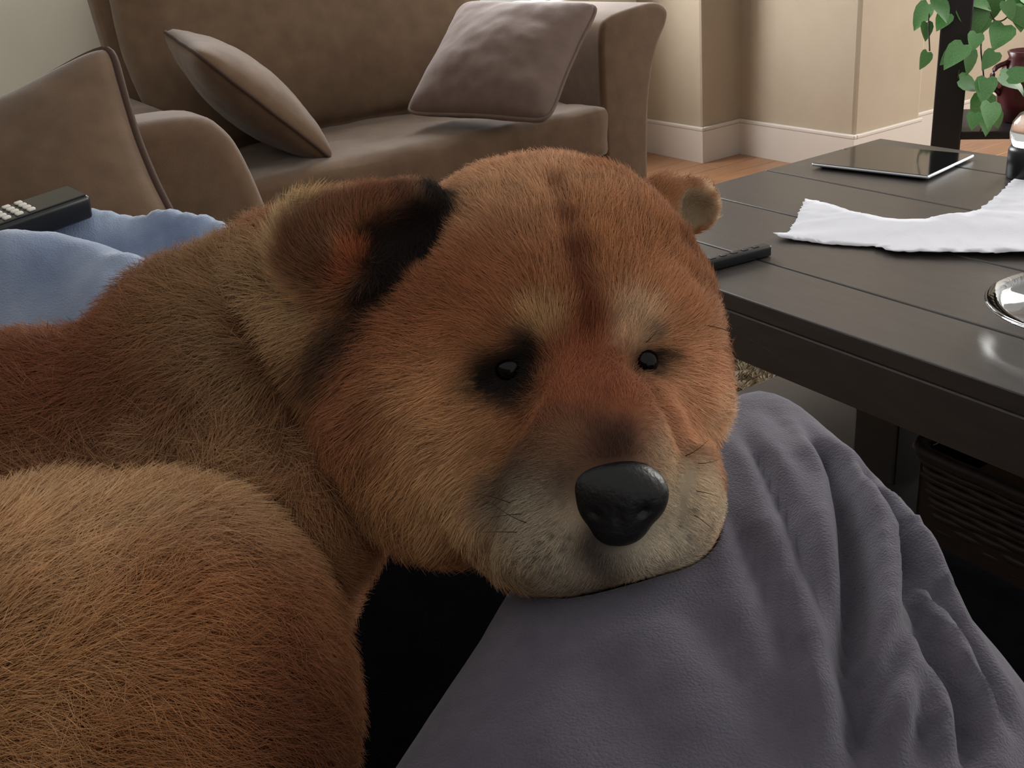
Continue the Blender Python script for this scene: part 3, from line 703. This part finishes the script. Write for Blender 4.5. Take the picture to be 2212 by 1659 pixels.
sd_ = Surf(V)
# creases and hollows of the face
DENT = [([(1200, 400), (1222, 470), (1248, 560), (1262, 660), (1266, 760)], 5.0, 6.5), ([(1150, 860), (1095, 950), (1070, 1060), (1060, 1150), (1030, 1200)], 5.5, 8),
        ([(1420, 860), (1462, 930), (1478, 1010), (1462, 1110)], 6.0, 5), ([(950, 1100), (985, 1165)], 3.5, 6), ([(1540, 905), (1515, 930)], 5, 7),
        ([(1040, 822), (1095, 800), (1150, 770)], 6.0, 8.0), ([(1370, 792), (1400, 780), (1430, 772)], 5.0, 6.0),
        ([(1520, 560), (1480, 540)], 3, 8),
        ([(480, 590), (545, 690), (610, 800), (660, 930), (735, 1060)], 7, 8), ([(1335, 1165), (1335, 1215)], 3, 4)]
for pts, dep, wid in DENT:
    P3 = np.array([p for p in (sd_.at(x, y) for x, y in catmull(pts, 14)) if p is not None])
    dist, t, sg = seg_dist(V, P3); V = V-N_*(dep*1e-3*np.exp(-(dist/(wid*1e-3))**2))[:, None]
# marking colours: (x, y, radius px, colour, strength) placed on the coat
CB = (152, 98, 54)
MK = [(1150, 450, 230, (176, 124, 78), .9), (1120, 370, 170, (196, 150, 108), .75), (1000, 400, 140, (186, 140, 96), .7), (1350, 560, 150, (172, 112, 62), .8), (1450, 700, 130, (184, 124, 76), .7),  # pale tones at the skull top include a painted highlight
      (950, 700, 190, (146, 84, 44), .85), (1080, 640, 120, (150, 88, 46), .7), (1010, 890, 150, (168, 112, 64), .8), (920, 970, 140, (188, 140, 88), .9), (1000, 1100, 90, (184, 144, 94), .9), (850, 1060, 110, (165, 118, 68), .8), (780, 900, 110, (135, 80, 42), .8),
      (1270, 850, 120, (150, 78, 44), .9), (1260, 760, 70, (140, 72, 40), .8), (1135, 1025, 95, (80, 62, 48), .92), (1105, 1095, 55, (82, 66, 52), .85), (1205, 990, 60, (112, 78, 54), .8), (1090, 1050, 50, (84, 66, 52), .8), (1180, 1170, 115, (158, 146, 122), .9), (1230, 1240, 70, (150, 140, 120), .8), (1060, 1180, 60, (160, 138, 104), .7),
      (1240, 960, 70, (120, 84, 58), .7), (1330, 965, 60, (70, 46, 36), .95), (1225, 1040, 40, (84, 66, 54), .7), (1295, 1170, 46, (38, 32, 30), .95), (1378, 1165, 40, (42, 36, 34), .95), (1335, 1205, 44, (52, 46, 43), .9), (1335, 1190, 60, (62, 54, 50), .9), (1480, 1060, 100, (206, 186, 154), .9), (1430, 1170, 80, (196, 184, 160), .85), (1440, 960, 55, (190, 158, 122), .8), (1490, 960, 30, (120, 95, 75), .7), (1490, 850, 110, (214, 160, 114), .9), (1540, 900, 70, (228, 184, 140), .7), (1450, 900, 60, (200, 142, 98), .6),
      (1372, 690, 46, (206, 172, 132), .9), (1350, 730, 30, (200, 160, 118), .6), (1172, 700, 42, (192, 152, 100), .9), (1140, 735, 22, (70, 52, 42), .8), (1405, 725, 14, (90, 75, 65), .7),
      (1206, 420, 22, (130, 74, 40), .7), (1230, 490, 26, (128, 68, 36), .8), (1250, 560, 34, (118, 58, 30), .9), (1262, 630, 38, (112, 54, 28), .9), (1268, 700, 36, (122, 60, 30), .9),
      (1095, 800, 50, (20, 14, 12), 1), (1142, 778, 38, (20, 14, 12), 1), (1055, 818, 38, (22, 16, 14), 1), (1095, 835, 34, (24, 17, 14), 1), (1125, 800, 50, (20, 14, 12), 1), (1118, 835, 36, (26, 19, 16), .95), (1155, 755, 24, (34, 24, 20), .9), (1122, 870, 18, (70, 46, 34), .6),
      (1392, 784, 31, (20, 14, 12), 1), (1415, 774, 24, (26, 19, 16), .95), (1378, 806, 14, (36, 26, 22), .9), (1440, 768, 10, (80, 55, 40), .7),
      (690, 520, 85, (112, 62, 32), .9), (740, 440, 80, (128, 80, 44), .7), (650, 450, 70, (178, 152, 108), .8), (900, 490, 75, (36, 24, 18), 1), (955, 430, 48, (30, 20, 16), 1), (850, 560, 60, (30, 21, 17), 1), (810, 615, 46, (32, 24, 20), 1), (760, 555, 30, (158, 84, 44), .9), (740, 600, 22, (150, 82, 46), .8), (860, 420, 30, (104, 56, 32), .7),
      (765, 725, 60, (44, 27, 19), .95), (715, 785, 56, (50, 32, 22), .9), (815, 665, 44, (44, 27, 19), .9), (850, 650, 30, (56, 33, 22), .8),  # ear's shadow painted into the fur below it
      (1450, 410, 50, (160, 104, 56), .7), (1400, 400, 50, (178, 124, 76), .7), (1505, 450, 36, (168, 148, 112), .95), (1545, 470, 18, (212, 184, 148), .9), (1520, 500, 16, (216, 188, 150), .9), (1525, 405, 18, (204, 168, 126), .8), (1490, 540, 40, (140, 88, 50), .7),
      (520, 620, 150, (146, 116, 76), .85), (600, 470, 110, (186, 158, 112), .85), (400, 590, 110, (134, 98, 58), .8), (300, 620, 60, (92, 62, 38), .6), (360, 690, 120, (140, 105, 64), .8), (610, 800, 110, (132, 94, 56), .8), (500, 780, 110, (140, 108, 70), .8), (660, 660, 80, (172, 138, 92), .8), (690, 560, 60, (172, 140, 96), .5),
      (500, 620, 22, (120, 66, 32), .7), (560, 710, 30, (100, 54, 27), .85), (590, 770, 28, (90, 48, 24), .85), (615, 820, 30, (80, 42, 20), .9), (640, 880, 28, (74, 39, 19), .9), (660, 930, 30, (66, 35, 17), .9), (700, 1000, 30, (62, 33, 16), .9), (740, 1060, 34, (54, 29, 15), .9),  # fur darkened along the neck crease, its shade painted in
      (150, 830, 260, (116, 62, 29), .95), (350, 930, 150, (98, 52, 25), .85), (60, 700, 90, (130, 86, 46), .6), (700, 1130, 90, (120, 74, 42), .7), (560, 980, 90, (110, 70, 40), .7),  # red-brown back, darkened further with painted shade
      (120, 1180, 300, (204, 166, 118), .95), (420, 1060, 170, (196, 155, 106), .9), (600, 1120, 90, (176, 126, 76), .8), (480, 1400, 200, (150, 84, 38), .9), (600, 1550, 190, (102, 54, 25), .9), (640, 1330, 90, (148, 92, 48), .7), (80, 1500, 170, (190, 142, 86), .8), (280, 1620, 130, (150, 94, 46), .7), (330, 1330, 110, (172, 116, 62), .6)]  # tan to brown haunch, lower right darkened partly as painted shade
SPOT = [(1175, 1165), (1200, 1150), (1222, 1178), (1190, 1195), (1212, 1215), (1165, 1195), (1235, 1150), (1180, 1225), (1205, 1245), (1150, 1215), (1230, 1235), (1225, 1260), (1120, 1200), (1440, 1150), (1465, 1130), (1490, 1100), (1455, 1175), (1480, 1155)]
sd_ = Surf(V, 8)
MK3 = [(sd_.at(x, y), r*D0/F, lin(c), s) for x, y, r, c, s in MK] + [(sd_.at(x, y), 6*D0/F, lin((50, 42, 36)), .8) for x, y in SPOT]
MK3L = [(sd_.at(x, y), r*D0/F, lin(c), s) for x, y, r, c, s in ((768, 552, 24, (150, 80, 42), .8), (752, 590, 20, (140, 74, 40), .8), (950, 420, 44, (26, 18, 15), .95), (962, 480, 36, (24, 17, 14), .95), (920, 550, 36, (24, 17, 14), .9), (850, 600, 34, (24, 17, 14), .9), (850, 420, 34, (92, 50, 28), .7), (672, 520, 62, (104, 60, 32), .85), (715, 470, 55, (108, 62, 33), .85), (790, 440, 46, (104, 58, 31), .85), (650, 565, 38, (100, 58, 32), .8), (705, 590, 42, (96, 54, 30), .85), (768, 552, 22, (168, 92, 50), .85), (752, 590, 18, (156, 84, 46), .85), (1200, 1290, 60, (128, 118, 100), .8), (1110, 1255, 50, (132, 112, 82), .8), (1300, 1275, 50, (110, 102, 90), .8), (1400, 1245, 50, (150, 140, 120), .8), (1490, 1200, 50, (180, 168, 146), .8), (1555, 1110, 45, (196, 180, 150), .8), (1030, 1225, 45, (140, 112, 76), .8), (1550, 440, 17, (216, 188, 152), .9), (1556, 475, 17, (220, 194, 158), .9), (1538, 502, 17, (216, 188, 152), .9), (1530, 402, 17, (208, 174, 134), .9))]
def coat(Q):
    c = np.broadcast_to(lin(CB), (len(Q), 3)).copy()
    for p, r, col, s in MK3:
        if p is None: continue
        a = s*np.exp(-(np.sum((Q-p)**2, 1)/(r*r))**1.5); c = c*(1-a[:, None])+col*a[:, None]
    for cp, col, s in ((CUPS[0], lin((30, 22, 19)), .93), (CUPS[1], lin((150, 130, 98)), .9)):
        a = s*np.clip(1-(ell(Q, cp)-.0008)/.0022, 0, 1); c = c*(1-a[:, None])+col*a[:, None]
    for p, r, col, s in MK3L:
        a = s*np.exp(-(np.sum((Q-p)**2, 1)/(r*r))**1.5); c = c*(1-a[:, None])+col*a[:, None]
    lum = c@np.array([.3, .55, .15]); return c*.86+lum[:, None]*.14
# the soft trouser leg gives way under the dog's head
Lq = LEGQ.copy()
for _ in range(4):
    sl = sdf(Lq); m_ = (sl < .002) & (sl > -.09)
    if not m_.any(): break
    g_ = grad(Lq[m_]); g_ /= np.linalg.norm(g_, axis=1, keepdims=True)+1e-9; Lq[m_] += g_*(.002-sl[m_])[:, None]
Wl = c2w(Lq); Wl[:, 2] = np.maximum(Wl[:, 2], .465)
person.data.vertices.foreach_set('co', (Wl-np.array(pbase)).astype(np.float32).ravel()); person.data.update()
Wd = c2w(V); DB = np.array([-.15, .5, .461])
M['coat'] = attr_mat('dog_coat', .85, .15); M['fur'] = attr_mat('dog_fur', .62, .25)
dog = mk('dog', Wd, FQ, M['coat'], loc=DB, label='large golden-brown fluffy dog curled on the sofa, chin resting on the grey leg', cat='dog')
ca = dog.data.attributes.new('col', 'FLOAT_COLOR', 'POINT'); vc = coat(V)
ca.data.foreach_set('color', np.concatenate([vc*.8, np.ones((len(V), 1))], 1).astype(np.float32).ravel())
# nose
def mesh_sdf(fn, lo, hi, g):
    n = np.ceil((hi-lo)/g).astype(int); P = np.stack(np.meshgrid(*[lo[k]+g*np.arange(n[k]) for k in range(3)], indexing='ij'), -1)
    v, f = surface_nets(fn(P).astype(np.float32), lo, g); return v, f[(f >= 0).all(1)]
pn = sd_.at(1337, 1060); zn = (1+pn[2]/D0)*F if pn is not None else 400
NZ = zn-10
def nose_f(P):
    f = ell(P, ((1338, 1054, NZ), (103, 66, 62), -5, .01)); f = smin(f, ell(P, ((1334, 1122, NZ-12), (72, 58, 48), 0, .01)), .010)
    f = smin(f, ell(P, ((1275, 1085, NZ-12), (38, 44, 45), 0, .01)), .006); f = smin(f, ell(P, ((1402, 1076, NZ-15), (36, 44, 45), 0, .01)), .006)
    for b in (((1284, 1112, NZ+42), (15, 7, 22), -35, 0), ((1392, 1106, NZ+40), (14, 7, 22), 35, 0), ((1337, 1150, NZ+42), (4, 42, 12), 0, 0)):
        f = -smin(-f, ell(P, b), .003)
    return f
cn = CAMF(1338, 1080, zd(NZ)); v, f = mesh_sdf(nose_f, cn-.042, cn+.042, .0014)
mk('nose', c2w(v)-DB, f, M['nose'], dog, label='black leathery nose')
# eyes
EY = []
for x, y, r in ((1100, 793, .0085), (1397, 780, .0070)):
    p = sd_.at(x, y); c = p+np.array([0, 0, -r*.65]); EY.append((p, r))
    bm = bmesh.new(); bmesh.ops.create_uvsphere(bm, u_segments=24, v_segments=16, radius=r)
    o = mkbm('eye', bm, M['eye'], dog, label='dark glossy eye'); o.location = tuple(c2w(c[None])[0]-DB)
# fur -----------------------------------------------------------------
T = np.concatenate([FQ[:, [0, 1, 2]], FQ[:, [0, 2, 3]]]); a_, b_, c_ = V[T[:, 0]], V[T[:, 1]], V[T[:, 2]]
ar = np.linalg.norm(np.cross(b_-a_, c_-a_), axis=1)/2; ctr_ = (a_+b_+c_)/3
Nv = vnormals(V, [tuple(q) for q in FQ]); 
if np.mean(np.sum(Nv*N_, 1)) < 0: Nv = -Nv
facing = np.sum(Nv[T[:, 0]]*(-ctr_/np.linalg.norm(ctr_, axis=1, keepdims=True)), 1)
px_, py_ = pix(ctr_)
wt = ar*np.clip(.22+1.2*(facing+.35), .15, 1.); wt *= np.where((px_ > 640) & (ctr_[:, 2] > -.70), 1.5, 1.)
wt *= (c2w(ctr_)[:, 2] > .464)*np.where((px_ < -250) | (py_ > 1900), .25, 1.)
NF = 400000
ti = rng.choice(len(T), NF, p=wt/wt.sum()); u = rng.random((NF, 2)); fl = u.sum(1) > 1; u[fl] = 1-u[fl]
bc3 = np.stack([1-u.sum(1), u[:, 0], u[:, 1]], 1)[..., None]
R0 = (V[T[ti]]*bc3).sum(1); RN = (Nv[T[ti]]*bc3).sum(1); RN /= np.linalg.norm(RN, axis=1, keepdims=True)
nf_ = nose_f(R0); ok = nf_ > .0008
for p, r in EY: ok &= np.linalg.norm(R0-p, axis=1) > r*.7
R0, RN = R0[ok], RN[ok]; NF = len(R0)
# combing: (x, y, dx, dy, reach px)
CM = [(1250, 720, 0, -1, 90), (1190, 560, -.35, -1, 120), (1080, 450, -.55, -1, 150), (1000, 620, -1, -.45, 130), (930, 760, -1, .10, 130), (1060, 720, -.8, -.5, 80), (1330, 560, .25, -1, 110), (1400, 480, .4, -1, 110), (1450, 640, .7, -.7, 100), (1520, 760, 1, -.1, 90),
      (1210, 350, -.1, -1, 120), (1000, 370, -.5, -.8, 120), (1030, 880, -.9, .45, 110), (900, 920, -.8, .6, 130), (820, 1040, -.5, .85, 130), (960, 1060, -.55, .8, 110), (760, 820, -.7, .5, 120),
      (1270, 880, .0, -1, 90), (1180, 960, -.8, .1, 90), (1130, 1080, -.85, .4, 90), (1180, 1200, -.5, .85, 90), (1280, 1230, -.2, 1, 70), (1400, 1190, .5, .8, 80), (1490, 1080, .9, .35, 90), (1440, 930, .6, .3, 70), (1500, 850, .8, .6, 100),
      (690, 520, -.4, -.8, 80), (870, 490, .7, -.5, 90), (830, 600, -.3, .9, 50), (1440, 430, .3, -1, 70), (1510, 450, 1, -.1, 50),
      (600, 480, -.35, -1, 120), (480, 560, -.6, -.9, 130), (560, 680, -.8, .35, 130), (640, 820, -.6, .7, 110), (430, 760, -.8, .5, 150), (300, 640, -.6, -.8, 130), (100, 760, -.7, -.5, 180), (200, 880, -.5, .85, 200), (420, 940, -.3, .95, 140), (-100, 900, -.8, .3, 250), (700, 1080, -.1, 1, 130), (780, 1150, .3, 1, 90),
      (60, 1090, -.1, -1, 170), (300, 1050, .25, -1, 150), (500, 1030, .75, -.7, 120), (640, 1150, .95, -.3, 110), (700, 1330, 1, .05, 130), (740, 1550, .9, .4, 160), (450, 1250, .7, -.2, 170), (200, 1300, .6, -.5, 200), (400, 1480, .75, .45, 190), (150, 1560, .7, .3, 220), (-150, 1300, .3, -.6, 260), (0, 1400, .6, -.3, 200), (-100, 1600, .6, .2, 250)]
CM3 = [(sd_.at(x, y), dx, dy, r*D0/F) for x, y, dx, dy, r in CM]
cd = np.zeros((NF, 3)); cs = np.full(NF, 1e-9)
for p, dx, dy, r in CM3:
    if p is None: continue
    wv = np.exp(-np.sum((R0-p)**2, 1)/(r*r))+1e-5/(1+np.sum((R0-p)**2, 1)/(r*r)); n_ = math.hypot(dx, dy); cd += wv[:, None]*np.array([dx/n_, -dy/n_, 0]); cs += wv
cd /= cs[:, None]
ja = vnoise(R0, 60., 21, 2); jb = vnoise(R0, 60., 22, 2); jc = vnoise(R0, 60., 23, 2)
rp_ = np.clip((640-pix(R0)[0])/120, 0, 1)[:, None]; cd += (.45+.25*rp_)*np.stack([ja, jb, jc], 1)+rng.normal(0, 1, (NF, 3))*(.16+.16*rp_)
tg = cd-RN*np.sum(cd*RN, 1, keepdims=True); tg /= np.linalg.norm(tg, axis=1, keepdims=True)+1e-9
# length and lift by region: (x, y, reach px, length mm, lift)
LM = [(1250, 880, 130, 6, .25), (1180, 1120, 130, 5, .3), (1330, 1200, 90, 4, .3), (1450, 1090, 110, 5.5, .3), (1300, 960, 80, 3.5, .3), (1090, 800, 60, 4, .2), (1395, 780, 45, 4, .2), (870, 540, 70, 3, .3), (1510, 455, 40, 3, .3), (1265, 620, 90, 8, .3), (1150, 480, 220, 13, .35), (1380, 560, 140, 11, .35), (1480, 800, 110, 13, .45),
      (950, 760, 170, 13, .28), (900, 1000, 170, 17, .35), (780, 850, 120, 20, .35), (870, 490, 100, 6, .3), (700, 520, 80, 10, .35), (1510, 450, 70, 3, .25), (560, 620, 200, 24, .5), (250, 760, 260, 26, .45), (300, 1050, 250, 30, .55), (600, 1200, 200, 32, .55), (300, 1450, 300, 26, .5), (700, 1450, 150, 28, .5), (720, 1100, 120, 22, .4)]
ll = np.zeros(NF); lf = np.zeros(NF); ls = np.full(NF, 1e-9)
for x, y, r, le, li in LM:
    p = sd_.at(x, y)
    if p is None: continue
    d2 = np.sum((R0-p)**2, 1)/(r*D0/F)**2; wv = np.exp(-d2)+1e-5/(1+d2); ll += wv*le; lf += wv*li; ls += wv
ll = ll/ls*1e-3*rng.uniform(.65, 1.25, NF); lf = np.clip(lf/ls+rng.normal(0, .08, NF)+.18*jb+.08*rp_[:, 0], .08, .9)
d0 = tg*(1-lf[:, None])+RN*lf[:, None]; d0 /= np.linalg.norm(d0, axis=1, keepdims=True)
d1 = tg*.92+RN*(lf[:, None]*.35)+np.stack([jc, ja, jb], 1)*.25; d1 /= np.linalg.norm(d1, axis=1, keepdims=True)
sv = np.array([0, .34, .68, 1.])[None, :, None]; lv_ = ll[:, None, None]
ST = R0[:, None]-RN[:, None]*.0006+lv_*(d0[:, None]*(sv-.5*sv**2)+d1[:, None]*(.5*sv**2))
fc = coat(R0)*np.clip(1+.20*vnoise(R0, 120., 31, 2)+rng.normal(0, .14, NF), .5, 1.6)[:, None]
fc = np.clip(fc*1.36, 0, .95)
STw = (ST.reshape(-1, 3)@RM+CC-DB).reshape(ST.shape)
rad = np.array([.00014, .00013, .00010, .00003])[None]*np.clip(ll/.016, .75, 1.25)[:, None]
hair_obj('fur', None, STw, rad, fc, M['fur'], dog, kind='stuff')
# whiskers
wk = []
for x, y, x2, y2, bend in ((1110, 1090, 1035, 1068, 8), (1130, 1110, 1050, 1120, 6), (1120, 1150, 1040, 1150, 5), (1140, 1130, 1060, 1085, -6), (1500, 1000, 1552, 992, -5), (1500, 1060, 1556, 1075, 5), (1495, 1110, 1545, 1150, 6), (1480, 985, 1530, 950, -4), (1130, 745, 1150, 715, 3), (1395, 740, 1420, 712, -3), (1500, 700, 1690, 780, 30)):
    p = sd_.at(x, y)
    if p is None: continue
    q = CAMF(x2, y2, -p[2]-.012); m_ = (p+q)/2+np.array([0, bend*2.6e-4, .006]); t = np.linspace(0, 1, 8)[:, None]
    wk.append(p*(1-t)**2+2*m_*t*(1-t)+q*t*t)
wk = np.array(wk); hair_obj('whiskers', None, c2w(wk.reshape(-1, 3)).reshape(wk.shape)-DB, np.linspace(.00022, .00006, 8)[None], np.tile(lin((25, 20, 17)), (len(wk), 1)), M['fur'], dog, kind='stuff')
